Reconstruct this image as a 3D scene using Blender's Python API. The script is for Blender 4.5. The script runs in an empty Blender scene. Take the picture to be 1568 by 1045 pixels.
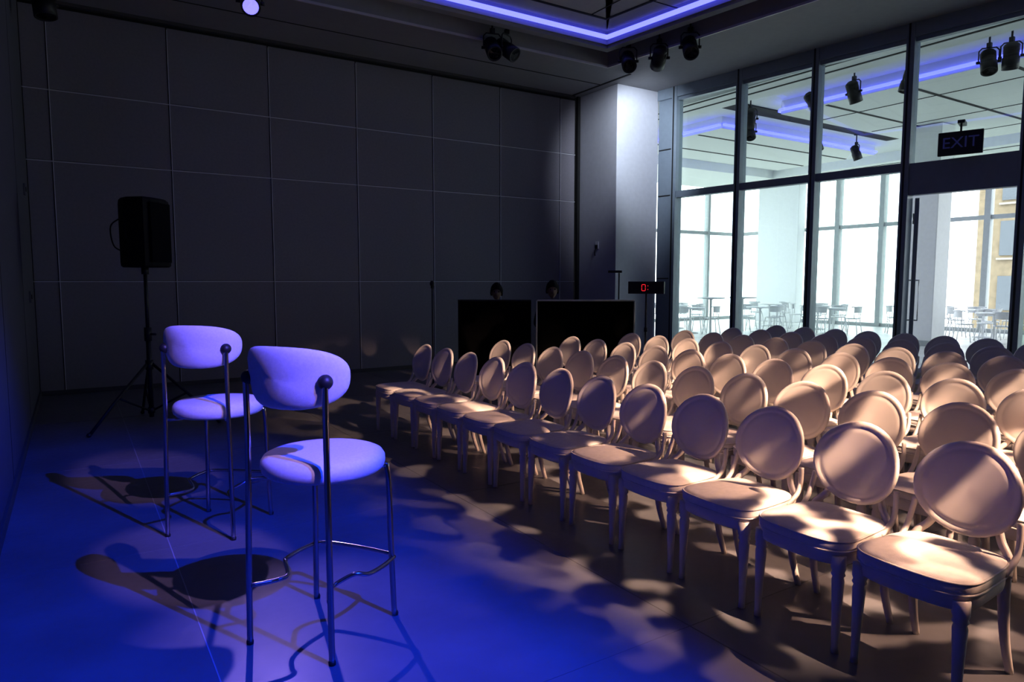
import bpy, bmesh, math, random
from mathutils import Vector, Matrix
random.seed(3)
R=math.radians
scene=bpy.context.scene
COL=scene.collection
scene.view_settings.view_transform='Standard'
scene.view_settings.gamma=0.87
scene.view_settings.exposure=0.10

# ---------------------------------------------------------------- materials
def mat(name,color,rough=0.5,metal=0.0,emit=None,estr=0.0,var=0.08,nscale=12.0,bump=0.0,spec=0.5):
    m=bpy.data.materials.new(name); m.use_nodes=True
    nt=m.node_tree; b=nt.nodes['Principled BSDF']
    tc=nt.nodes.new('ShaderNodeTexCoord')
    n=nt.nodes.new('ShaderNodeTexNoise'); n.inputs['Scale'].default_value=nscale; n.inputs['Detail'].default_value=4
    nt.links.new(tc.outputs['Object'],n.inputs['Vector'])
    cr=nt.nodes.new('ShaderNodeValToRGB')
    c=Vector(color)
    cr.color_ramp.elements[0].position=0.3; cr.color_ramp.elements[1].position=0.7
    cr.color_ramp.elements[0].color=(*(c*(1-var)),1); cr.color_ramp.elements[1].color=(*[min(1,x*(1+var)) for x in c],1)
    nt.links.new(n.outputs['Fac'],cr.inputs['Fac']); nt.links.new(cr.outputs['Color'],b.inputs['Base Color'])
    b.inputs['Roughness'].default_value=rough; b.inputs['Metallic'].default_value=metal
    b.inputs['Specular IOR Level'].default_value=spec
    if emit:
        b.inputs['Emission Color'].default_value=(*emit,1); b.inputs['Emission Strength'].default_value=estr
    if bump>0:
        bp=nt.nodes.new('ShaderNodeBump'); bp.inputs['Strength'].default_value=bump; bp.inputs['Distance'].default_value=0.01
        n2=nt.nodes.new('ShaderNodeTexNoise'); n2.inputs['Scale'].default_value=nscale*8
        nt.links.new(tc.outputs['Object'],n2.inputs['Vector'])
        nt.links.new(n2.outputs['Fac'],bp.inputs['Height']); nt.links.new(bp.outputs['Normal'],b.inputs['Normal'])
    return m

def glass_mat(name,tint=(0.9,0.95,0.96)):
    m=bpy.data.materials.new(name); m.use_nodes=True; nt=m.node_tree
    for n in list(nt.nodes): nt.nodes.remove(n)
    o=nt.nodes.new('ShaderNodeOutputMaterial'); mx=nt.nodes.new('ShaderNodeMixShader')
    t=nt.nodes.new('ShaderNodeBsdfTransparent'); t.inputs['Color'].default_value=(*tint,1)
    g=nt.nodes.new('ShaderNodeBsdfGlossy'); g.inputs['Roughness'].default_value=0.01
    lw=nt.nodes.new('ShaderNodeLayerWeight'); lw.inputs['Blend'].default_value=0.5
    p=nt.nodes.new('ShaderNodeMath'); p.operation='POWER'; p.inputs[1].default_value=4.0
    mr=nt.nodes.new('ShaderNodeMapRange'); mr.inputs['To Min'].default_value=0.035; mr.inputs['To Max'].default_value=0.8
    nt.links.new(lw.outputs['Facing'],p.inputs[0]); nt.links.new(p.outputs[0],mr.inputs['Value'])
    nt.links.new(mr.outputs[0],mx.inputs[0]); nt.links.new(t.outputs[0],mx.inputs[1]); nt.links.new(g.outputs[0],mx.inputs[2])
    nt.links.new(mx.outputs[0],o.inputs['Surface'])
    return m

def floor_mat(name,base,rough,spec=0.5):
    m=mat(name,base,rough,var=0.22,nscale=1.3,bump=0.06,spec=spec)
    nt=m.node_tree; b=nt.nodes['Principled BSDF']
    tc=nt.nodes.new('ShaderNodeTexCoord'); n=nt.nodes.new('ShaderNodeTexNoise'); n.inputs['Scale'].default_value=22; n.inputs['Detail'].default_value=8
    nt.links.new(tc.outputs['Object'],n.inputs['Vector'])
    mr=nt.nodes.new('ShaderNodeMapRange'); mr.inputs['To Min'].default_value=rough-0.08; mr.inputs['To Max'].default_value=rough+0.12
    nt.links.new(n.outputs['Fac'],mr.inputs['Value']); nt.links.new(mr.outputs[0],b.inputs['Roughness'])
    return m

M={}
M['panel']=mat('partition_fabric_grey',(0.25,0.238,0.27),0.8,var=0.05,nscale=30,bump=0.15,spec=0.2)
M['seam']=mat('partition_seam_trim',(0.62,0.61,0.66),0.4,var=0.03)
M['dark']=mat('dark_gap',(0.012,0.012,0.014),0.8)
M['base']=mat('baseboard_dark_grey',(0.07,0.068,0.075),0.6)
M['wallp']=mat('painted_wall_grey',(0.11,0.11,0.135),0.8,var=0.04,spec=0.2)
M['lwall']=mat('lobby_frame_paint',(0.42,0.45,0.46),0.6,var=0.04)
M['white']=mat('white_paint',(0.84,0.85,0.86),0.6,var=0.02)
M['colm']=mat('column_plaster',(0.58,0.59,0.64),0.6,var=0.03)
M['ceil']=mat('ceiling_plaster',(0.34,0.34,0.35),0.8,var=0.03)
M['ceil2']=mat('ceiling_tile',(0.50,0.50,0.50),0.8,var=0.03)
M['lceil']=mat('lobby_ceiling_paint',(0.78,0.80,0.77),0.8,var=0.02)
M['frame']=mat('window_frame_metal',(0.24,0.29,0.34),0.45,0.1,var=0.04)
M['black']=mat('black_plastic',(0.012,0.012,0.013),0.5,var=0.1)
M['spkblack']=mat('speaker_black_paint',(0.006,0.006,0.007),0.7,var=0.1,spec=0.2)
M['blackcloth']=mat('black_drape',(0.004,0.004,0.004),0.95,var=0.2,nscale=40,bump=0.2,spec=0.05)
M['alu']=mat('aluminium_trim',(0.55,0.58,0.56),0.35,0.8,var=0.05)
M['chrome']=mat('chrome_tube',(0.42,0.42,0.46),0.16,1.0,var=0.03)
M['stoolfab']=mat('stool_fabric',(0.60,0.58,0.62),0.85,var=0.06,nscale=90,bump=0.25)
M['chair']=mat('chair_lacquer_beige',(0.75,0.68,0.60),0.42,var=0.03,nscale=6)
M['chairseat']=mat('chair_seat_fabric',(0.75,0.69,0.62),0.75,var=0.05,nscale=40,bump=0.12)
M['floor']=floor_mat('dark_polished_concrete',(0.15,0.15,0.155),0.32,0.4)
M['joint']=mat('floor_joint_metal',(0.35,0.35,0.37),0.4,var=0.03)
M['fjoint']=mat('floor_joint_sealant',(0.12,0.12,0.12),0.7,var=0.03)
M['lfloor']=floor_mat('lobby_pale_floor',(0.66,0.67,0.67),0.35)
M['led']=mat('led_blue_strip',(0.2,0.2,0.9),0.5,emit=(0.125,0.135,1.0),estr=3.2,var=0)
M['lens']=mat('lamp_lens_blue',(0.2,0.2,1),0.3,emit=(0.22,0.20,1.0),estr=1.8,var=0)
M['lensw']=mat('lamp_lens_white',(0.8,0.8,0.9),0.3,emit=(0.85,0.9,1.0),estr=2,var=0)
M['lensoff']=mat('lamp_lens_off',(0.05,0.05,0.06),0.1,var=0)
M['red']=mat('red_led_digit',(0.5,0.02,0.02),0.5,emit=(1.0,0.03,0.05),estr=0.9,var=0)
M['exit']=mat('exit_letter',(0.05,0.055,0.15),0.5,emit=(0.1,0.12,0.6),estr=0.07,var=0)
M['glass']=glass_mat('partition_glass',(0.88,0.93,0.91))
M['glass2']=glass_mat('facade_glass',(0.97,1,1))
M['grille']=mat('speaker_grille',(0.007,0.007,0.008),0.9,var=0.3,nscale=200,bump=0.5,spec=0.1)
M['skin']=mat('skin',(0.30,0.18,0.13),0.6,var=0.05)
M['hair']=mat('hair_black',(0.008,0.007,0.007),0.8,var=0.3,nscale=60,bump=0.3,spec=0.2)
M['shirt']=mat('black_shirt',(0.02,0.02,0.024),0.9,var=0.2,bump=0.1)
M['eye']=mat('eye_dark',(0.02,0.015,0.012),0.2,var=0)
M['brick']=mat('facade_brick',(0.24,0.195,0.13),0.9,var=0.15,nscale=3)
M['bwin']=mat('facade_window',(0.10,0.12,0.14),0.2,var=0.1)
M['btrim']=mat('facade_trim',(0.32,0.30,0.26),0.8,var=0.1)
M['ground']=mat('street_ground',(0.3,0.3,0.3),0.9)

# ---------------------------------------------------------------- mesh builder
class MB:
    def __init__(s): s.bm=bmesh.new(); s.mats=[]
    def mi(s,k):
        if k not in s.mats: s.mats.append(k)
        return s.mats.index(k)
    def box(s,c,size,k,rot=None,bevel=0.0,seg=2):
        c=Vector(c); hx,hy,hz=[d/2 for d in size]
        vs=[]
        for x in(-hx,hx):
            for y in(-hy,hy):
                for z in(-hz,hz):
                    v=Vector((x,y,z))
                    if rot is not None: v=rot@v
                    vs.append(s.bm.verts.new(c+v))
        idx=[(0,1,3,2),(4,6,7,5),(0,4,5,1),(2,3,7,6),(0,2,6,4),(1,5,7,3)]
        fs=[s.bm.faces.new([vs[i] for i in f]) for f in idx]
        m=s.mi(k)
        for f in fs: f.material_index=m
        if bevel>0:
            es=list({e for f in fs for e in f.edges})
            r=bmesh.ops.bevel(s.bm,geom=es,offset=bevel,segments=seg,affect='EDGES',profile=0.7)
            for f in r['faces']: f.material_index=m; f.smooth=True
    def prism(s,poly,z0,z1,k):
        a=[s.bm.verts.new((p[0],p[1],z0)) for p in poly]; b=[s.bm.verts.new((p[0],p[1],z1)) for p in poly]
        m=s.mi(k); n=len(poly)
        fs=[s.bm.faces.new(list(reversed(a))),s.bm.faces.new(b)]
        for i in range(n): fs.append(s.bm.faces.new([a[i],a[(i+1)%n],b[(i+1)%n],b[i]]))
        for f in fs: f.material_index=m
    def loft(s,rings,k,smooth=True,cap0=True,cap1=True,closed=True):
        m=s.mi(k); R_=[[s.bm.verts.new(p) for p in r] for r in rings]; n=len(R_[0])
        for i in range(len(R_)-1):
            for j in range(n if closed else n-1):
                f=s.bm.faces.new([R_[i][j],R_[i][(j+1)%n],R_[i+1][(j+1)%n],R_[i+1][j]]); f.material_index=m; f.smooth=smooth
        if cap0: f=s.bm.faces.new(list(reversed(R_[0]))); f.material_index=m; f.smooth=smooth
        if cap1: f=s.bm.faces.new(R_[-1]); f.material_index=m; f.smooth=smooth
    def tube(s,pts,r,k,seg=10,closed=False):
        pts=[Vector(p) for p in pts]; n=len(pts)
        rs=r if isinstance(r,(list,tuple)) else [r]*n
        rings=[]; up=None
        for i,p in enumerate(pts):
            if closed: t=(pts[(i+1)%n]-pts[i-1])
            elif i==0: t=pts[1]-pts[0]
            elif i==n-1: t=pts[-1]-pts[-2]
            else: t=(pts[i+1]-pts[i]).normalized()+(pts[i]-pts[i-1]).normalized()
            t.normalize()
            if up is None:
                up=Vector((0,0,1)) if abs(t.z)<0.9 else Vector((1,0,0))
            u=(up-t*up.dot(t)); 
            if u.length<1e-4: u=t.orthogonal()
            u.normalize(); w=t.cross(u); up=u
            rings.append([p+(u*math.cos(a)+w*math.sin(a))*rs[i] for a in [2*math.pi*j/seg for j in range(seg)]])
        if closed:
            rings.append(rings[0]); s.loft(rings,k,cap0=False,cap1=False)
        else: s.loft(rings,k)
    def cyl(s,p0,p1,r0,k,r1=None,seg=16):
        s.tube([p0,p1],[r0,r0 if r1 is None else r1],k,seg)
    def lathe(s,prof,k,seg=24,c=(0,0,0)):
        c=Vector(c)
        s.loft([[c+Vector((r*math.cos(2*math.pi*j/seg),r*math.sin(2*math.pi*j/seg),z)) for j in range(seg)] for r,z in prof],k)
    def sphere(s,c,r,k,seg=12,sc=(1,1,1)):
        c=Vector(c); rings=[]
        for i in range(1,seg):
            t=math.pi*i/seg
            rings.append([c+Vector((r*sc[0]*math.sin(t)*math.cos(2*math.pi*j/seg),r*sc[1]*math.sin(t)*math.sin(2*math.pi*j/seg),-r*sc[2]*math.cos(t))) for j in range(seg)])
        s.loft(rings,k)
    def mesh(s,name):
        bmesh.ops.remove_doubles(s.bm,verts=s.bm.verts,dist=1e-5)
        bmesh.ops.recalc_face_normals(s.bm,faces=s.bm.faces)
        me=bpy.data.meshes.new(name); s.bm.to_mesh(me); s.bm.free()
        for k in s.mats: me.materials.append(M[k])
        return me
    def obj(s,name,loc=(0,0,0),rz=0,parent=None,bev=0):
        o=bpy.data.objects.new(name,s.mesh(name)); COL.objects.link(o); o.location=loc; o.rotation_euler=(0,0,rz)
        if parent: o.parent=parent
        return o
def empty(name,loc=(0,0,0),rz=0):
    e=bpy.data.objects.new(name,None); COL.objects.link(e); e.location=loc; e.rotation_euler=(0,0,rz); e.empty_display_size=0.2
    return e
def inst(name,me,loc,rz=0,parent=None):
    o=bpy.data.objects.new(name,me); COL.objects.link(o); o.location=loc; o.rotation_euler=(0,0,rz)
    if parent: o.parent=parent
    return o
def smooth_path(pts,n=6):
    P=[Vector(p) for p in pts]; out=[]
    for i in range(len(P)-1):
        p0=P[max(i-1,0)];p1=P[i];p2=P[i+1];p3=P[min(i+2,len(P)-1)]
        for j in range(n):
            t=j/n
            out.append(0.5*((2*p1)+(p2-p0)*t+(2*p0-5*p1+4*p2-p3)*t*t+(3*p1-p0-3*p2+p3)*t**3))
    out.append(P[-1]); return out

# ---------------------------------------------------------------- room constants
H=5.05; YB=10.8; XL=-0.42; YN=-4.0
def gl(Y): return 10.66-0.12*Y          # glass partition line
GA=math.atan(0.12); GR=Matrix.Rotation(GA,3,'Z')

b=MB(); b.prism([(XL-0.1,YN-0.1),(gl(YN-.1),YN-0.1),(gl(YB+.1),YB+0.1),(XL-0.1,YB+0.1)],-0.1,0,'floor'); 
for x in (0.4,2.2,4.0,5.8,7.6):
    b.box((x,(YN+YB)/2,0.0006),(0.005,YB-YN,0.0012),'joint' if x<1 else 'fjoint')
for y in (-2.4,-0.2,2.0,4.2,6.4,8.6):
    b.box(((XL+9.4)/2,y,0.0005),(9.4-XL,0.003,0.001),'fjoint')
b.obj('floor')

# back wall: operable partition panels
b=MB()
b.box(((XL+8.5)/2-.05,YB+0.12,H/2),(8.5-XL+0.1,0.16,H),'dark')
xs=[XL,-0.14,1.25,2.6,3.95,5.3,6.65,8.0,8.36]; zs=[0.05,1.5,3.05,3.95,4.98]
g=0.006
for i in range(len(xs)-1):
    for j in range(len(zs)-1):
        x0,x1,z0,z1=xs[i]+g,xs[i+1]-g,zs[j]+g,zs[j+1]-g
        b.box(((x0+x1)/2,YB+0.02,(z0+z1)/2),(x1-x0,0.04,z1-z0),'panel',bevel=0.004,seg=1)
for x in xs[1:-1]:
    b.box((x+0.008,YB-0.001,2.5),(0.010,0.014,4.9),'seam')
for z in zs[1:-1]:
    b.box(((xs[0]+xs[-1])/2,YB-0.001,z-0.006),(xs[-1]-xs[0],0.016,0.013),'seam')
b.obj('wall_back')
b=MB(); b.box((3.95,YB-0.012,0.03),(8.7,0.02,0.06),'base',bevel=0.003); b.obj('baseboard_back')
b=MB(); b.box((3.95,YB-0.03,H-0.02),(8.72,0.08,0.04),'base'); b.obj('trim_1')

# left wall
b=MB(); b.box((XL-0.08,(YN+YB)/2,H/2),(0.16,YB-YN+0.2,H),'wallp')
for y in (-1.5,1.0,3.5,6.0,8.5):
    b.box((XL-0.001,y,H/2),(0.006,0.01,H-0.1),'dark')
b.obj('wall_left')
b=MB(); b.box((XL+0.01,(YN+YB)/2,0.04),(0.02,YB-YN-0.02,0.08),'base',bevel=0.003); b.obj('baseboard_left')
b=MB(); b.box((0,0,0),(0.02,0.09,0.13),'wallp',bevel=0.004); b.box((0.014,0,0.0),(0.012,0.03,0.05),'black'); 
wsm=b.mesh('wall_switch')
inst('wall_switch',wsm,(XL+0.01,9.6,1.32)); inst('wall_switch.001',wsm,(XL+0.01,9.75,2.55))
b=MB(); b.box((5.2,YN-0.08,H/2),(11.6,0.16,H),'wallp'); b.obj('wall_near')

# column
b=MB(); b.box((8.96,10.24,H/2),(1.02,1.12,H),'colm',bevel=0.012); b.box((8.42,YB-.02,H/2),(0.06,.06,H),'dark'); b.obj('column')
b=MB()
b.box((0,0,0),(0.015,0.09,0.14),'white',bevel=0.004); b.box((-0.02,0.0,-0.03),(0.03,0.05,0.07),'black',bevel=0.004)
b.tube(smooth_path([(-0.02,0,-0.06),(-0.05,0.01,-0.12),(-0.03,0.02,-0.2)]),0.008,'black')
b.obj('wall_controller',(8.442,10.2,2.18))

# ceiling ------------------------------------------------------------
def rx(Y,o): return o+0.12*(9.07-Y)
def ring(b,o_out,o_in,z0,z1,k):
    def cs(o): 
        yT=9.07-o; yB=-2.0+o; xl=1.0+o; xr=7.69-o
        return [(xl,yB),(rx(yB,xr),yB),(rx(yT,xr),yT),(xl,yT)]
    A=cs(o_out); B=cs(o_in)
    for i in range(4):
        j=(i+1)%4; b.prism([A[i],A[j],B[j],B[i]],z0,z1,k)
b=MB()
b.prism([(XL-.1,9.07),(rx(9.07,7.69),9.07),(gl(9.07),9.07),(gl(YB+.1),YB+.1),(XL-.1,YB+.1)],H,5.7,'ceil')
b.prism([(rx(-2,7.69),-2),(gl(-2),-2),(gl(9.07),9.07),(7.69,9.07)],H,5.7,'ceil')
b.prism([(XL-.1,-2),(1.0,-2),(1.0,9.07),(XL-.1,9.07)],H,5.7,'ceil')
b.prism([(XL-.1,YN-.1),(gl(YN-.1),YN-.1),(gl(-2),-2),(XL-.1,-2)],H,5.7,'ceil')
ring(b,0,0.32,5.38,5.7,'dark')
ring(b,0.0,0.02,H-0.012,H+0.02,'seam')
ring(b,0.32,0.46,5.16,5.7,'ceil')
ring(b,0.46,0.50,5.20,5.24,'ceil')
ring(b,0.64,3.8,5.34,5.7,'ceil2')
ring(b,0.46,0.64,5.42,5.7,'ceil2')
b.prism([(4,1),(6,1),(6,6),(4,6)],5.34,5.7,'ceil2')
for o in (1.0,1.75,2.5):
    ring(b,o,o+0.045,5.33,5.345,'dark')
for k in range(5):
    yy=-0.4+k*1.9
    for x0,x1 in((1.7,2.55),(6.7,7.4)): b.box(((x0+x1)/2,yy,5.337),(x1-x0,0.012,0.01),'dark')
for k in range(4):
    xx=2.6+k*1.3; b.box((xx,7.7,5.337),(0.012,0.7,0.01),'dark')
b.obj('ceiling')
b=MB(); ring(b,0.51,0.59,5.27,5.31,'led'); b.obj('led_cove_light')
b=MB(); b.box((8.25,9.95,H-0.004),(0.04,1.65,0.012),'dark'); b.box((4.2,9.9,H-0.004),(8.1,0.01,0.01),'dark'); b.obj('trim_2')

# glass partition ----------------------------------------------------
def gp(Y,z=0,off=0): return Vector((gl(Y)+off,Y,z))
mull=[9.27,7.95,6.64,5.30,3.92,2.57,1.22,-0.13,-1.48,-2.83,YN+.05]
b=MB()
for y in mull:
    b.box(gp(y,H/2),(0.20,0.11,H),'frame',GR,bevel=0.004,seg=1)
    b.box(gp(y,H/2,-0.10),(0.012,0.025,H),'black',GR)
def rail(y0,y1,z0,z1,dx=0.14,k='frame'):
    c=gp((y0+y1)/2,(z0+z1)/2); L=math.hypot(y1-y0,0.12*(y1-y0)); b.box(c,(dx,L,z1-z0),k,GR,bevel=0.003,seg=1)
rail(YN,9.66,4.86,H,0.18)
for i in range(len(mull)-1):
    y1,y0=mull[i],mull[i+1]
    rail(y0,y1,4.80,4.86,0.10)
    if i==3:
        rail(y0,y1,2.70,3.14,0.14)
        continue
    rail(y0,y1,3.04,3.16)
    rail(y0,y1,0.0,0.12)
rail(9.27,9.66,0,4.9,0.08,'frame')
for z in (1.55,3.1,3.95): rail(9.30,9.64,z-0.01,z+0.01,0.10,'black')
b.obj('window_1')
b=MB()
for i in range(len(mull)-1):
    y1,y0=mull[i]-0.05,mull[i+1]+0.05
    for z0,z1 in((3.1,4.85),(0.1,3.1)):
        if i==3 and z0<1: continue
        if i==3: z0=3.1
        c=gp((y0+y1)/2,(z0+z1)/2); b.box(c,(0.012,(y1-y0)*1.007,z1-z0),'glass',GR)
b.obj('window_2')
def door(name,hinge,ang,w,hh,flip=1):
    b=MB()
    b.box((0,w/2,hh/2),(0.012,w-0.1,hh-0.15),'glass')
    for y in(0.05,w-0.05): b.box((0,y,hh/2),(0.055,0.10,hh),'frame',bevel=0.004)
    for z in(0.1,hh-0.06): b.box((0,w/2,z),(0.05,w-0.2,0.12 if z>1 else 0.2),'frame')
    for x in(-0.07,0.07):
        b.tube([(0,w-0.06,0.9),(x,w-0.06,0.9),(x,w-0.06,1.5),(0,w-0.06,1.5)],0.012,'chrome')
    b.cyl((-0.035,0.05,2.3),(-0.035,0.05,2.45),0.015,'chrome')
    return b.obj(name,hinge,ang)
door('door_1',gp(5.20,0.012,0.10),R(-90)+GA+R(20),0.64,2.66)
door('door_2',gp(4.0,0.012,0.10),R(-90)+GA-R(14),0.62,2.66)

# exit sign
e=empty('exit_sign',(gl(4.55)-0.25,4.55,3.30),GA+R(12))
b=MB(); b.box((0,0,0),(0.06,0.50,0.30),'black',bevel=0.01); b.cyl((0,0,0.15),(0,0,0.25),0.012,'black'); b.box((0.09,0,0.27),(0.26,0.08,0.04),'black')
b.obj('housing',parent=e)
cu=bpy.data.curves.new('letters','FONT'); cu.body='EXIT'; cu.size=0.20; cu.extrude=0.004; cu.align_x='CENTER'; cu.align_y='CENTER'
t=bpy.data.objects.new('letters',cu); COL.objects.link(t)
bpy.context.view_layer.update()
dg=bpy.context.evaluated_depsgraph_get(); tm=bpy.data.meshes.new_from_object(t.evaluated_get(dg)); bpy.data.objects.remove(t)
tm.materials.clear(); tm.materials.append(M['exit'])
t=bpy.data.objects.new('letters',tm); COL.objects.link(t); t.parent=e; t.location=(-0.033,0,0); t.rotation_euler=(R(90),0,R(-90))

# ---------------------------------------------------------------- lobby beyond the glass
LX=22.5; LY=18.5; LN=-6
b=MB(); b.prism([(gl(LN),LN),(LX+.2,LN),(LX+.2,LY+.2),(9.3,LY+.2),(9.3,YB),(gl(YB),YB)],-0.1,-0.001,'lfloor'); b.obj('lobby_floor')
b=MB()
b.prism([(gl(LN),LN),(LX+.2,LN),(LX+.2,LY+.2),(9.3,LY+.2),(9.3,YB),(gl(YB),YB)],H+0.3,H+0.7,'lceil')
def raft(x0,x1,y0,y1):
    b.box(((x0+x1)/2,(y0+y1)/2,H+0.16),(x1-x0,y1-y0,0.28),'lceil')
raft(gl(0)-.0,11.5,-6,LY); raft(20.8,LX,-6,LY)
raft(11.5,20.8,15.6,LY); raft(11.5,20.8,-6,-3.5)
raft(13.0,19.4,11.2,14.4); raft(13.0,19.4,-2.4,9.6)
for y in (-1,0.6,2.2,3.8,5.4,7.0,8.6,12.0,13.4):
    b.box((16.2,y,H+0.018),(6.2,0.07,0.01),'dark')
for x in (14.2,16.3,18.3):
    b.box((x,4.5,H+0.017),(0.03,10,0.01),'dark')
b.box((15,9.6+.8,H+.29),(8,0.5,0.02),'dark')
for x in (10.75,11.1,21.2): b.box((x,6,H+0.016),(0.05,20,0.012),'dark')
b.obj('lobby_ceiling')
b=MB()
for x0,x1,y0,y1 in((13.0,19.4,11.2,14.4),(13.0,19.4,-2.4,9.6)):
    for (cx,cy,sx,sy) in(((x0+x1)/2,y0-0.05,x1-x0,0.06),((x0+x1)/2,y1+0.05,x1-x0,0.06),(x0-0.05,(y0+y1)/2,0.06,y1-y0),(x1+0.05,(y0+y1)/2,0.06,y1-y0)):
        b.box((cx,cy,H+0.10),(sx,sy,0.05),'led')
b.obj('lobby_led_cove_light')
b=MB()
y=LN
while y<LY+0.1:
    b.box((LX,y,H/2+.15),(0.22,0.16,H+.3),'lwall'); y+=1.55
for z in (0.05,3.35,H+0.1): b.box((LX,(LN+LY)/2,z),(0.14,LY-LN,0.12),'lwall')
b.obj('window_3')
b=MB()
x=10.9
while x<LX:
    b.box((x,LY,H/2+.15),(0.12,0.2,H+.3),'lwall'); x+=1.65
for z in (0.05,3.35,H+0.1): b.box(((9.3+LX)/2,LY,z),(LX-9.3,0.14,0.12),'lwall')
b.obj('window_4')
b=MB(); b.box((LX,(LN+LY)/2,H/2),(0.02,LY-LN,H),'glass2'); b.obj('window_5')
b=MB(); b.box(((9.4+LX)/2,LY+.0,H/2),(LX-9.5,0.02,H),'glass2'); b.obj('window_6')
b=MB(); b.box((9.25,(YB+LY)/2+.05,H/2+.15),(0.2,LY-YB,H+.3),'white'); b.obj('wall_lobby_left')
b=MB(); b.box((16,LN-0.1,H/2+.15),(13.5,0.2,H+.3),'white'); b.obj('wall_lobby_near')
b=MB(); b.box((LX-.35,16.2,H/2+.1),(0.4,1.7,H+.2),'white',bevel=0.01); b.obj('wall_lobby_right')
b=MB(); b.box((16.9,8.35,H/2),(0.6,0.6,H),'white',bevel=0.01);b.box((16.9,8.35,.06),(.64,.64,.12),'lwall'); b.obj('lobby_column')

# building across the street
b=MB(); b.box((50,11,6),(8,18,40),'brick')
for j in range(12):
    for i in range(8):
        b.box((45.97,3.4+i*2.1,-12+j*3.2),(0.12,1.3,2.0),'bwin')
        b.box((45.95,3.4+i*2.1,-13.2+j*3.2),(0.3,1.5,0.12),'btrim')
b.obj('street_building')
b=MB(); b.box((40,15,-14.1),(80,80,0.1),'ground'); b.obj('ground')

# ---------------------------------------------------------------- banquet chair
def sup(a,bb,n,t,e=2.6):
    c,s_=math.cos(t),math.sin(t)
    return (a*math.copysign(abs(c)**(2/e),c), bb*math.copysign(abs(s_)**(2/e),s_))
def chair_mesh():
    b=MB(); N=48
    def outline(sc,z,dz=0):
        out=[]
        for j in range(N):
            x,y=sup(0.215,0.218,0,2*math.pi*j/N,4.6)
            y*=1-0.08*(x/0.215)
            x-=0.018*(1-(y/0.22)**2) if x<0 else 0
            out.append((x*sc-0.0,y*sc*0.96,z))
        return out
    b.loft([outline(0.95,0.418),outline(0.99,0.421),outline(1.0,0.432),outline(1.0,0.446),outline(0.99,0.458),outline(0.96,0.467),outline(0.90,0.472),outline(0.6,0.482),outline(0.25,0.485)],'chairseat')
    b.loft([outline(0.92,0.36),outline(0.95,0.365),outline(0.965,0.385),outline(0.965,0.408),outline(0.95,0.419)],'chair')
    for zz,sc in((0.419,0.99),(0.460,0.992)):
        b.tube(outline(sc,zz),0.0045,'chairseat',6,closed=True)
    for sy in(-1,1):
        px,py=-0.178,0.182*sy
        z=[0.40,0.35,0.335,0.325,0.315,0.30,0.15,0.03,0.0]; r=[0.029,0.029,0.024,0.028,0.021,0.025,0.0185,0.0145,0.016]
        b.tube([(px-0.01*(1-k/0.4),py+0.004*sy*(1-k/0.4),k) for k in z],r,'chair',10)
        pts=smooth_path([(0.175,0.165*sy,0.41),(0.18,0.167*sy,0.28),(0.20,0.17*sy,0.14),(0.245,0.175*sy,0.0)],4)
        b.tube(pts,[0.023-0.009*i/(len(pts)-1) for i in range(len(pts))],'chair',10)
        pts=smooth_path([(0.165,0.178*sy,0.40),(0.19,0.17*sy,0.46),(0.215,0.135*sy,0.505),(0.232,0.115*sy,0.545)],5)
        b.tube(pts,0.0155,'chair',10)
        pts=smooth_path([(0.10,0.195*sy,0.43),(0.17,0.20*sy,0.475),(0.20,0.198*sy,0.53),(0.215,0.19*sy,0.60)],5)
        b.tube(pts,0.012,'chair',8)
    zc=0.68; hw=0.200; hh=0.187
    def bp(r,t,off):
        y=hw*r*math.cos(t); zz=hh*r*math.sin(t)
        return Vector((0.245+0.20*zz-0.9*y*y+off, y, zc+zz*0.98))
    N=40; T=[2*math.pi*j/N for j in range(N)]
    prof=[(0.02,-0.017),(0.4,-0.0165),(0.7,-0.015),(0.80,-0.0135),(0.835,-0.0105),(0.86,-0.0125),(0.92,-0.0135),(0.97,-0.011),(1.0,0.0),(0.98,0.010),(0.92,0.013),(0.85,0.010),(0.5,0.014),(0.02,0.016)]
    b.loft([[bp(r,t,o) for t in T] for r,o in prof],'chair')
    return b.mesh('banquet_chair')
cm=chair_mesh()
n=0
for row in range(7):
    for k in range(12):
        nm='banquet_chair' if n==0 else 'banquet_chair.%03d'%n
        jit=(random.random()-.5)*0.02 if row else 0
        inst(nm,cm,(2.72+0.93*row+jit,1.265+0.456*k,0.0),R((random.random()-.5)*3)); n+=1

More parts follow.
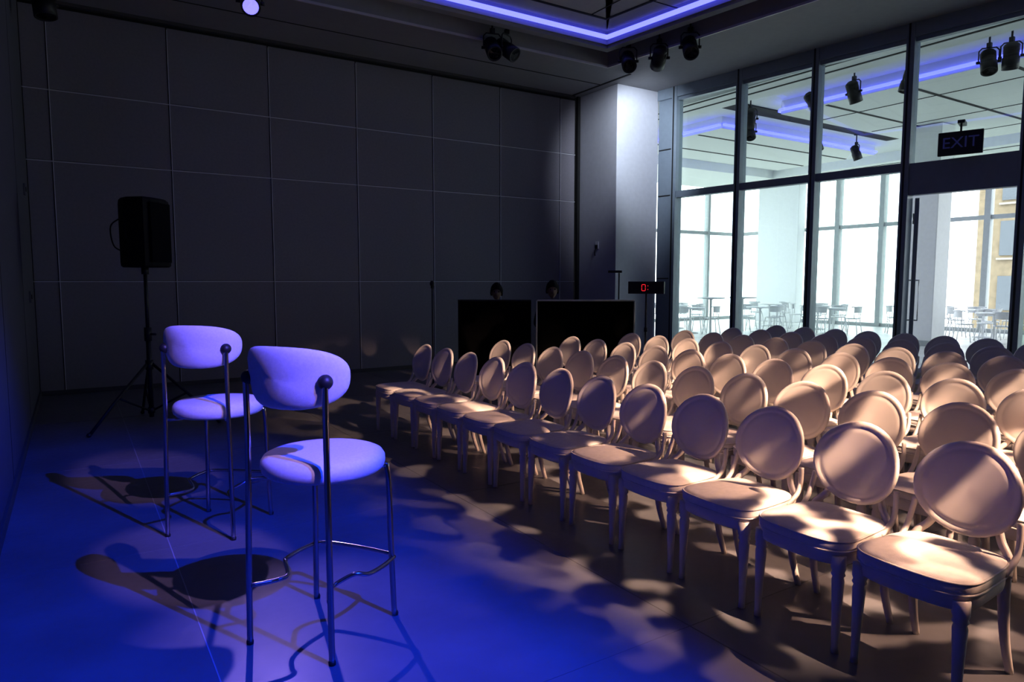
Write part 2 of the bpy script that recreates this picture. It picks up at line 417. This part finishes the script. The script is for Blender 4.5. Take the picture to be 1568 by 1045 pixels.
# ---------------------------------------------------------------- bar stool
def bar_stool(name,loc,rz):
    e=empty(name,loc,rz)
    b=MB(); 
    b.lathe([(0.20,0.695),(0.235,0.698),(0.252,0.712),(0.258,0.735),(0.256,0.755),(0.245,0.772),(0.225,0.781),(0.15,0.788),(0.03,0.791)],'stoolfab',48)
    b.obj('seat_cushion',parent=e)
    b=MB(); N=48; Rr=0.262
    rings=[]
    for side in(-1,1):
        rr=[0.03,0.3,0.6,0.8,0.92,0.98] if side==-1 else [1.0,0.98,0.92,0.8,0.6,0.3,0.03]
        for r in rr:
            th=0.030*math.sqrt(max(0,1-r**3.2))+0.002
            ring_=[]
            for j in range(N):
                t=2*math.pi*j/N
                s_,z_=sup(0.285,0.125,0,t,2.5)
                s_*=r; z_*=r
                ang=s_/Rr; rad=Rr+side*th+0.10*(z_)
                ring_.append((-rad*math.cos(ang),rad*math.sin(ang),1.125+z_))
            rings.append(ring_)
    b.loft(rings,'stoolfab'); b.obj('backrest',parent=e)
    b=MB()
    for sy in(-1,1):
        A=math.radians(40)
        bx,by=-0.302*math.cos(A),0.302*math.sin(A)*sy
        b.tube(smooth_path([(bx-0.012,by+0.012*sy,0.0),(bx-0.008,by+0.008*sy,0.35),(bx,by,0.8),(bx,by,1.08),(bx+0.003,by,1.115),(bx+0.03,by*0.9,1.125)],6),0.0125,'chrome',12)
        b.sphere((bx+0.010,by*0.97,1.115),0.030,'black',12)
        b.tube(smooth_path([(0.195,0.215*sy,0.0),(0.19,0.205*sy,0.35),(0.185,0.198*sy,0.66),(0.165,0.17*sy,0.692),(0.05,0.05*sy,0.692)],6),0.0125,'chrome',12)
        b.tube([(0.0,0.0,0.692),(bx*0.7,by*0.7,0.692),(bx,by,0.692)],0.010,'chrome',10)
        b.tube(smooth_path([(0.20,0.215*sy,0.27),(0.10,0.225*sy,0.27),(0.0,0.215*sy,0.272),(-0.05,0.18*sy,0.285),(-0.10,0.125*sy,0.255),(-0.15,0.13*sy,0.25),(bx-0.005,by,0.25)],6),0.0095,'chrome',10)
        for p in((0.20,0.215*sy,0.0),(bx-0.012,by+0.012*sy,0.0)): b.lathe([(0.014,0.0),(0.015,0.012),(0.012,0.02)],'black',12,p)
    b.tube(smooth_path([(0.192,0.21,0.27),(0.225,0.17,0.27),(0.235,0.0,0.27),(0.225,-0.17,0.27),(0.192,-0.21,0.27)],6),0.0095,'chrome',10)
    b.obj('frame',parent=e)
bar_stool('bar_stool',(0.87,2.85,0),R(35))
bar_stool('bar_stool.001',(0.72,4.45,0),R(50))

# ---------------------------------------------------------------- speaker on tripod stand
e=empty('pa_speaker',(0.64,8.02,0),R(-42))
b=MB()
z0,z1=1.64,2.34
def spr(sc,z,dx=0):
    base=[(0.16,-0.20),(0.19,-0.12),(0.20,0),(0.19,0.12),(0.16,0.20),(-0.05,0.20),(-0.19,0.11),(-0.19,-0.11),(-0.05,-0.20)]
    return [(x*sc+dx,y*sc,z) for x,y in base]
b.loft([spr(0.9,z0),spr(0.98,z0+0.015),spr(1.0,z0+0.05),spr(1.0,z1-0.06),spr(0.97,z1-0.02),spr(0.88,z1)],'spkblack',smooth=False)
b.box((0.195,0,(z0+z1)/2),(0.02,0.30,0.60),'grille',bevel=0.006)
for sy in(-1,1): b.tube(smooth_path([(-0.02,0.20*sy,1.93),(-0.02,0.235*sy,1.96),(-0.02,0.235*sy,2.08),(-0.02,0.20*sy,2.11)]),0.011,'spkblack')
b.tube(smooth_path([(-0.19,-0.05,1.80),(-0.24,-0.13,1.86),(-0.25,-0.15,2.05),(-0.19,-0.08,2.14)]),0.007,'spkblack')
b.obj('cabinet',parent=e)
b=MB()
b.cyl((0,0,0.08),(0,0,1.0),0.024,'black'); b.cyl((0,0,0.95),(0,0,1.65),0.018,'black'); b.cyl((0,0,1.57),(0,0,1.64),0.035,'black')
b.cyl((0,0,0.88),(0,0,1.02),0.036,'black'); b.cyl((0,0,0.95),(0.09,0,0.95),0.012,'black'); b.cyl((0,0,0.58),(0,0,0.68),0.038,'black'); b.cyl((0,0,0.12),(0,0,0.18),0.034,'black')
for a in(15,135,255):
    c,s_=math.cos(R(a)),math.sin(R(a))
    b.tube([(0.03*c,0.03*s_,0.64),(0.42*c,0.42*s_,0.28),(0.68*c,0.68*s_,0.015)],0.015,'black')
    b.cyl((0.02*c,0.02*s_,0.15),(0.36*c,0.36*s_,0.33),0.011,'black')
    b.sphere((0.68*c,0.68*s_,0.022),0.022,'black',8)
b.obj('tripod_stand',parent=e)

# ---------------------------------------------------------------- control desks, laptop, stands
nd=[0]
def desk(name,p0,p1,edge):
    p0=Vector(p0);p1=Vector(p1); c=(p0+p1)/2; L=(p1-p0).length; a=math.atan2(p1.y-p0.y,p1.x-p0.x)
    e=empty(name,(c.x,c.y,0),a)
    b=MB(); h=1.22
    b.box((0,0.0,h/2),(L-0.02,0.03,h-0.02),'blackcloth')
    for i in range(int(L/0.07)):
        b.cyl((-L/2+0.05+i*0.07,-0.006,0.02),(-L/2+0.05+i*0.07,-0.006,h-0.04),0.010,'blackcloth',seg=8)
    for s_ in(-1,1): b.box((s_*(L/2-0.012),0.04,h/2),(0.024,0.08,h),'blackcloth')
    b.obj('drape',parent=e)
    b=MB(); b.box((0,0.02,h+0.0),(L,0.10,0.022),'alu' if edge else 'black',bevel=0.004)
    if edge:
        for s_ in(-1,1): b.box((s_*(L/2+0.008),-0.012,h/2),(0.022,0.03,h),'alu',bevel=0.003)
    b.obj('top_ledge',parent=e)
    w=Matrix.Rotation(a,3,'Z')@Vector((0,0.29,0))
    b=MB(); b.box((0,0,0.735),(L-0.1,0.36,0.03),'black',bevel=0.004)
    for x in(-L/2+0.1,L/2-0.1):
        for y in(-0.15,0.15): b.cyl((x,y,0.0),(x,y,0.72),0.018,'black')
    b.box((-0.25,0,0.775),(0.42,0.28,0.05),'black',rot=Matrix.Rotation(R(4),3,'X'),bevel=0.006)
    for i in range(8): b.box((-0.41+i*0.045,-0.05,0.81),(0.012,0.03,0.012),'alu')
    b.obj('work_table' if nd[0]==0 else 'work_table.001',(c.x+w.x,c.y+w.y,0),a); nd[0]+=1
    return e
desk('control_desk',(4.72,8.84),(5.60,8.24),False)
desk('control_desk.001',(5.68,8.20),(6.84,7.42),True)

b=MB(); b.lathe([(0.14,0.0),(0.14,0.012),(0.03,0.03),(0.012,0.06)],'black'); b.cyl((0,0,0.02),(0,0,1.44),0.010,'black'); b.sphere((0,0,1.465),0.033,'black',12,(1,1,1.3)); b.cyl((0,0,1.4),(0,0,1.44),0.02,'black')
b.obj('microphone_stand',(4.2,8.62,0))
e=empty('countdown_clock',(6.66,6.98,0),R(-148))
b=MB(); b.lathe([(0.17,0.0),(0.17,0.012),(0.05,0.03),(0.016,0.05)],'black'); b.cyl((0,0,0.02),(0,0,1.33),0.013,'black'); b.cyl((0,0,0.8),(0,0,0.86),0.022,'black'); b.obj('stand',parent=e)
b=MB(); b.box((0,0,1.41),(0.06,0.50,0.17),'black',bevel=0.008); b.box((0.031,0,1.41),(0.004,0.46,0.13),'dark')
b.obj('housing',parent=e)
b=MB()
def seg7(y,segs):
    w,h=0.05,0.085
    S={'a':((0,h/2),(w,0.009)),'d':((0,-h/2),(w,0.009)),'g':((0,0),(w,0.009)),'f':((-w/2,h/4),(0.009,h/2)),'b':((w/2,h/4),(0.009,h/2)),'e':((-w/2,-h/4),(0.009,h/2)),'c':((w/2,-h/4),(0.009,h/2))}
    for q in segs:
        (cy,cz),(sy,sz)=S[q]; b.box((0.035,y+cy,1.41+cz),(0.003,sy*0.85,sz*0.85 if sz>0.01 else sz),'red')
seg7(-0.03,'abcdef')
b.sphere((0.035,0.03,1.435),0.006,'red',8); b.sphere((0.035,0.03,1.385),0.006,'red',8)
b.obj('digits',parent=e)
e=empty('laptop',(6.56,7.96,0.752),R(-34))
b=MB(); b.box((0,0,0.012),(0.34,0.20,0.018),'black',bevel=0.004); b.box((0,-0.12,0.13),(0.34,0.012,0.22),'black',rot=Matrix.Rotation(R(12),3,'X'),bevel=0.004); b.obj('body',parent=e)
b=MB(); b.lathe([(0.07,0.752),(0.07,0.765),(0.012,0.78)],'black');b.cyl((0,0,0.76),(0,0,1.62),0.010,'black');  b.box((-0.06,0,1.64),(0.20,0.06,0.035),'black',bevel=0.006)
b.obj('desk_lamp',(6.85,7.76,0),R(-34))

# ---------------------------------------------------------------- people (seated operators)
def person(name,loc,rz,sc=1.0):
    e=empty(name,loc,rz); e.scale=(sc,sc,sc)
    V=[];E=[];Rd=[]
    def v(p,r,par=None):
        V.append(p);Rd.append(r); i=len(V)-1
        if par is not None: E.append((par,i))
        return i
    pel=v((0,0,0.575),(0.13,0.10)); ab=v((0.01,0,0.72),(0.13,0.10),pel); ch=v((0.03,0,0.90),(0.15,0.11),ab); nb=v((0.04,0,1.03),(0.075,0.065),ch); nk=v((0.06,0,1.10),(0.052,0.052),nb)
    for s_ in(-1,1):
        sh=v((0.04,0.17*s_,0.99),(0.062,0.062),nb); el=v((0.08,0.24*s_,0.74),(0.045,0.045),sh); wr=v((0.30,0.17*s_,0.665),(0.027,0.024),el)
        hp=v((0.06,0.10*s_,0.57),(0.085,0.08),pel); kn=v((0.43,0.12*s_,0.56),(0.06,0.058),hp); cf=v((0.42,0.12*s_,0.36),(0.055,0.055),kn); an=v((0.40,0.12*s_,0.10),(0.036,0.036),cf); ft=v((0.46,0.12*s_,0.05),(0.042,0.035),an); to=v((0.60,0.125*s_,0.035),(0.035,0.022),ft)
    def skinobj(nm,V,E,Rd,mk,sub=2,root=0):
        me=bpy.data.meshes.new(nm); me.from_pydata(V,E,[]); o=bpy.data.objects.new(nm,me); COL.objects.link(o); o.parent=e
        sk=o.modifiers.new('s','SKIN'); sk.use_smooth_shade=True
        for i,r in enumerate(Rd): me.skin_vertices[0].data[i].radius=r
        me.skin_vertices[0].data[root].use_root=True
        su=o.modifiers.new('ss','SUBSURF'); su.levels=sub; su.render_levels=sub
        me.materials.append(M[mk]); return o
    skinobj('body',V,E,Rd,'shirt')
    for s_ in(-1,1):
        V=[];E=[];Rd=[]
        w=v((0.29,0.172*s_,0.667),(0.022,0.018)); p=v((0.35,0.15*s_,0.655),(0.036,0.014),w)
        skinobj('hand_palm',V,E,Rd,'skin')
        for k,(dy,L) in enumerate(((-0.030,0.068),(-0.010,0.078),(0.010,0.072),(0.029,0.056))):
            V=[];E=[];Rd=[]
            a=v((0.345,0.15*s_+dy,0.655),(0.009,0.009)); a2=v((0.375+L*0.35,0.15*s_+dy*1.15,0.652),(0.0085,0.0085),a); a3=v((0.375+L*0.75,0.148*s_+dy*1.15,0.637),(0.0075,0.0075),a2); v((0.375+L*0.95,0.146*s_+dy*1.15,0.622),(0.006,0.006),a3)
            skinobj('finger_%d'%(k+1),V,E,Rd,'skin',1)
        V=[];E=[];Rd=[]
        a=v((0.315,0.15*s_-0.018*s_,0.655),(0.011,0.011)); a2=v((0.345,0.15*s_-0.05*s_,0.648),(0.010,0.010),a); v((0.375,0.15*s_-0.055*s_,0.636),(0.008,0.008),a2)
        skinobj('thumb',V,E,Rd,'skin',1)
    b=MB(); c=Vector((0.085,0,1.235)); N=24; rings=[]
    for i in range(1,N):
        t=math.pi*i/N; zz=-math.cos(t)
        r=math.sin(t)
        jaw=1.0 if zz>-0.1 else 1-0.28*(-0.1-zz)
        ring_=[]
        for j in range(N):
            a=2*math.pi*j/N; x=r*math.cos(a)*0.098*jaw; y=r*math.sin(a)*0.076*jaw
            if math.cos(a)>0.93 and -0.42<zz<0.05: x+=0.020*(1-abs(zz+0.25)/0.35)*(math.cos(a)-0.93)/0.07
            if math.cos(a)>0.75 and zz<-0.7: x+=0.012
            ring_.append(c+Vector((x,y,zz*0.125)))
        rings.append(ring_)
    b.loft(rings,'skin')
    for s_ in(-1,1):
        b.sphere(c+Vector((0.086,0.031*s_,0.008)),0.012,'eye',8)
        b.sphere(c+Vector((-0.005,0.077*s_,-0.01)),0.03,'skin',8,(0.6,0.3,1))
    b.box(c+Vector((0.090,0,-0.068)),(0.008,0.045,0.010),'skin',bevel=0.003)
    b.obj('head',parent=e)
    b=MB(); rings=[]
    for i in range(0,15):
        t=math.pi*(0.02+0.60*i/14); ring_=[]
        for j in range(N):
            a=2*math.pi*j/N; fr=max(0,math.cos(a)); tt=t*(1-0.36*fr); 
            rr=1.14+0.02*math.sin(7*a+i)
            ring_.append(c+Vector((-0.004+0.100*rr*math.sin(tt)*math.cos(a),0.084*rr*math.sin(tt)*math.sin(a),0.128*rr*math.cos(tt))))
        rings.append(ring_)
    b.loft(rings,'hair',cap1=False); b.obj('hair',parent=e)
    return e
for i,(px,py,sc) in enumerate(((5.80,9.53,1.07),(6.55,9.04,1.10))):
    person('person' if i==0 else 'person.001',(px,py,0),R(-122),sc)
    o=inst('banquet_chair.%03d'%n,cm,(px,py,0),R(-122)+math.pi); n+=1; o.scale=(sc,sc,sc)

# ---------------------------------------------------------------- spotlight fixtures
def fixture(loc,target,top,lens='lensoff',name='stage_spotlight',length=0.36,rad=0.10,shut=None):
    e=empty(name,loc)
    d=(Vector(target)-Vector(loc)).normalized(); q=d.to_track_quat('Z','Y').to_matrix()
    b=MB()
    def P(x,y,z): return q@Vector((x,y,z))
    prof=[(0.04,-length/2-0.03),(rad*0.9,-length/2),(rad,-length/2+0.02),(rad,0),(rad*1.12,0.01),(rad*1.12,length/2),(rad*0.95,length/2),(rad*0.9,length/2-0.03)]
    seg=20; rings=[[P(r*math.cos(2*math.pi*j/seg),r*math.sin(2*math.pi*j/seg),z) for j in range(seg)] for r,z in prof]
    b.loft(rings,'black')
    b.loft([[P(r*math.cos(2*math.pi*j/seg),r*math.sin(2*math.pi*j/seg),length/2-0.012) for j in range(seg)] for r in(rad*0.9,0.001)],lens)
    for k in range(5): b.tube([P((rad+0.006)*math.cos(2*math.pi*j/12),(rad+0.006)*math.sin(2*math.pi*j/12),-length/2+0.03+k*0.022) for j in range(12)],0.004,'black',6,closed=True)
    ax=d.cross(Vector((0,0,1))); ax.normalize(); w=rad*1.12+0.02
    zt=rad+0.11
    b.tube([ax*w,ax*w+Vector((0,0,zt*0.8)),ax*w*0.7+Vector((0,0,zt)),-ax*w*0.7+Vector((0,0,zt)),-ax*w+Vector((0,0,zt*0.8)),-ax*w],0.010,'black',8)
    for s_ in(-1,1): b.cyl(ax*w*s_*0.85,ax*(w+0.03)*s_,0.022,'black')
    b.cyl((0,0,zt),(0,0,top-loc[2]),0.014,'black'); b.box((0,0,zt+0.04),(0.06,0.06,0.07),'black',bevel=0.006)
    b.box((0,0,top-loc[2]-0.02),(0.10,0.10,0.04),'black',bevel=0.004)
    b.obj('lamp_body',parent=e)
    lp=Vector(loc)+d*(length/2+0.02)
    if shut:   # barn-door flap whose edge cuts the beam along a line X = xe on the floor
        xe,side=shut; b=MB(); m=b.mi('black'); pts=[]
        for Y in(-1.0,9.5):
            v=(Vector((xe,Y,0))-lp); pts.append(lp+v.normalized()*0.34)
        ed=(pts[1]-pts[0]).normalized(); n=d.cross(ed); 
        if n.x*side<0: n=-n
        vs=[pts[0]-ed*.1,pts[1]+ed*.1,pts[1]+ed*.1+n*0.34,pts[0]-ed*.1+n*0.34]
        off=d*0.004
        A=[b.bm.verts.new(p-Vector(loc)) for p in vs]; B=[b.bm.verts.new(p+off-Vector(loc)) for p in vs]
        b.bm.faces.new(A); b.bm.faces.new(B[::-1])
        for i in range(4): b.bm.faces.new([A[i],B[i],B[(i+1)%4],A[(i+1)%4]])
        q1=(vs[2]+vs[3])/2-Vector(loc)
        b.tube([q1,(q1+P(0,0,length/2))/2+n*0.08,P(0,0,length/2-.02)+n*rad],0.006,'black',6)
        b.obj('barn_door',parent=e)
    return e,lp,d
def gobo(l,scale,lo,hi,dark,off):
    l.use_nodes=True; nt=l.node_tree; em=nt.nodes.get('Emission')
    tc=nt.nodes.new('ShaderNodeTexCoord'); mp=nt.nodes.new('ShaderNodeMapping'); mp.inputs['Location'].default_value=off
    ns=nt.nodes.new('ShaderNodeTexNoise'); ns.inputs['Scale'].default_value=scale; ns.inputs['Detail'].default_value=0.5
    mr=nt.nodes.new('ShaderNodeMapRange'); mr.interpolation_type='SMOOTHSTEP'
    mr.inputs['From Min'].default_value=lo; mr.inputs['From Max'].default_value=hi; mr.inputs['To Min'].default_value=dark; mr.inputs['To Max'].default_value=1.0
    nt.links.new(tc.outputs['Normal'],mp.inputs['Vector']); nt.links.new(mp.outputs[0],ns.inputs['Vector']); nt.links.new(ns.outputs['Fac'],mr.inputs['Value']); nt.links.new(mr.outputs[0],em.inputs['Strength'])
def spot(nm,pos,target,energy,color,size,blend=0.3,radius=0.04,parent=None,gb=None):
    l=bpy.data.lights.new(nm,'SPOT'); l.energy=energy; l.color=color; l.spot_size=R(size); l.spot_blend=blend; l.shadow_soft_size=radius
    if gb: gobo(l,*gb)
    o=bpy.data.objects.new(nm,l); COL.objects.link(o); o.location=pos
    o.rotation_euler=(Vector(target)-Vector(pos)).to_track_quat('-Z','Y').to_euler()
    if parent:
        o.location=Vector(pos)-parent.location; o.parent=parent
    return o
T=5.38
def lamp(loc,target,lens,energy=0,color=(1,1,1),size=30,blend=0.3,radius=0.04,top=T,gb=None,shut=None):
    e,p,d=fixture(loc,target,top,lens,shut=shut)
    if energy: spot('beam',p,target,energy,color,size,blend,radius,e,gb)
lamp((1.95,8.85,4.82),(0.85,3.1,0.5),'lens',650,(0.45,0.30,0.9),14,0.6)
lamp((2.45,-1.25,4.85),(0.45,3.1,0.0),'lens',4400,(0.004,0.045,1.0),46,0.6,0.02,shut=(1.90,1))
# narrow lavender specials, one per stool, hung beside the blue wash
lamp((2.05,-1.62,4.85),(0.80,2.80,0.98),'lens',1350,(0.66,0.40,0.80),8.0,0.5,0.03)
lamp((1.62,-1.62,4.85),(0.66,4.38,0.98),'lens',1700,(0.66,0.40,0.80),7.2,0.5,0.03)
# warm audience lights with break-up gobos
lamp((3.1,-1.75,4.85),(3.6,3.7,0.3),'lensw',5000,(1.0,0.66,0.48),44,0.5,0.02,gb=(30,0.52,0.61,0.012,(1.3,0.55,0.2)),shut=(2.05,-1))
lamp((5.6,-1.75,4.85),(3.3,3.2,0.2),'lensw',2700,(1.0,0.61,0.43),42,0.4,0.02,gb=(30,0.52,0.61,0.012,(2.3,0.7,0)),shut=(1.95,-1))
lamp((4.3,-1.75,4.85),(5.4,4.2,0.4),'lensw',3200,(1.0,0.68,0.50),32,0.6,0.02,gb=(28,0.47,0.60,0.03,(5.3,1.7,0)))
# column washer
lamp((7.72,7.9,4.90),(9.0,9.68,4.0),'lensw',290,(0.80,0.88,1.0),75,0.8,0.05)
lamp((7.50,8.35,4.93),(6.0,6.0,2.5),'lensoff'); lamp((7.80,7.35,4.92),(6.0,5,2.0),'lensoff')
lamp((5.35,8.9,4.90),(4.5,6.0,2.2),'lensoff'); lamp((5.6,8.9,4.93),(7,6.0,2.5),'lensoff')
lamp((-0.12,9.3,4.55),(0.1,9.0,2.2),'lensoff',top=H)
for (x,y) in((11.9,8.1),(12.0,6.4),(11.9,7.3),(13.0,10.4),(15.5,10.4),(12.0,9.6),(12.0,5.2),(12.0,4.9),(17.5,10.6)):
    lamp((x,y,4.85),(x+random.uniform(-2,2),y+random.uniform(-2,2),1.5),'lensoff',top=H+0.3)

# ---------------------------------------------------------------- lobby furniture
def cafe_chair_mesh():
    b=MB()
    b.lathe([(0.17,0.44),(0.20,0.445),(0.205,0.46),(0.19,0.468),(0.03,0.46)],'white',24)
    for sx in(-1,1):
        for sy in(-1,1): b.tube([(0.14*sx,0.14*sy,0.45),(0.20*sx,0.20*sy,0)],0.011,'white',8)
    pts=[(0.23*math.cos(R(a)),0.23*math.sin(R(a)),0.78) for a in range(-80,81,16)]
    b.tube(pts,0.014,'white',8)
    for z0,z1 in((0.62,0.78),):
        rings=[[(0.225*math.cos(R(a)),0.225*math.sin(R(a)),z) for a in range(-60,61,12)] for z in(z0,z1)]
        b.loft(rings,'white',cap0=False,cap1=False,closed=False)
    for a in(-60,0,60): b.tube([(0.19*math.cos(R(a)),0.19*math.sin(R(a)),0.45),(0.225*math.cos(R(a)),0.225*math.sin(R(a)),0.78)],0.010,'white',8)
    return b.mesh('cafe_chair')
def cafe_table_mesh(h,r):
    b=MB(); b.lathe([(r-0.01,h-0.03),(r,h-0.025),(r,h-0.005),(r-0.01,h),(0.02,h)],'white',28)
    b.lathe([(0.24,0.0),(0.24,0.015),(0.06,0.04),(0.03,0.08),(0.03,h-0.06),(0.1,h-0.03)],'white',20)
    return b.mesh('cafe_table')
cc=cafe_chair_mesh(); ct=cafe_table_mesh(0.74,0.4); bt=cafe_table_mesh(1.08,0.35)
nc=0;ntb=0
for (x,y,hi) in((18.2,11.6,0),(19.6,12.9,0),(17.2,13.2,0),(15.0,13.9,0),(16.2,15.6,0),(20.3,10.2,0),(18.6,7.6,0),(20.4,8.6,0),(13.8,12.1,1),(14.9,12.0,1),(19.9,14.9,0)):
    inst('cafe_table' if ntb==0 else 'cafe_table.%03d'%ntb,bt if hi else ct,(x,y,0)); ntb+=1
    if hi: continue
    a0=random.random()*90
    for a in(0,90,180,270):
        a1=R(a+a0); inst('cafe_chair' if nc==0 else 'cafe_chair.%03d'%nc,cc,(x+0.62*math.cos(a1),y+0.62*math.sin(a1),0),a1); nc+=1

# ---------------------------------------------------------------- world + lobby lights
w=bpy.data.worlds.new('World'); scene.world=w; w.use_nodes=True
bg=w.node_tree.nodes['Background']; bg.inputs[0].default_value=(0.94,0.97,1.0,1); bg.inputs[1].default_value=4.5
def area(nm,loc,rot,sx,sy,en,col=(0.9,0.96,1)):
    l=bpy.data.lights.new(nm,'AREA'); l.shape='RECTANGLE'; l.size=sx; l.size_y=sy; l.energy=en; l.color=col
    o=bpy.data.objects.new(nm,l); COL.objects.link(o); o.location=loc; o.rotation_euler=rot; return o
o=area('window_portal',(LX-0.15,6.25,2.6),(0,R(90),0),5,24,1); o.data.cycles.is_portal=True
o=area('window_portal.001',(16,LY-0.15,2.6),(R(-90),0,0),13,5,1); o.data.cycles.is_portal=True

# ---------------------------------------------------------------- camera
cam=bpy.data.cameras.new('camera'); cam.lens=24.1; cam.sensor_width=36; cam.clip_start=0.05
co=bpy.data.objects.new('camera',cam); COL.objects.link(co); co.location=(0,0,1.5); co.rotation_euler=(R(85),0,R(-32.6))
scene.camera=co
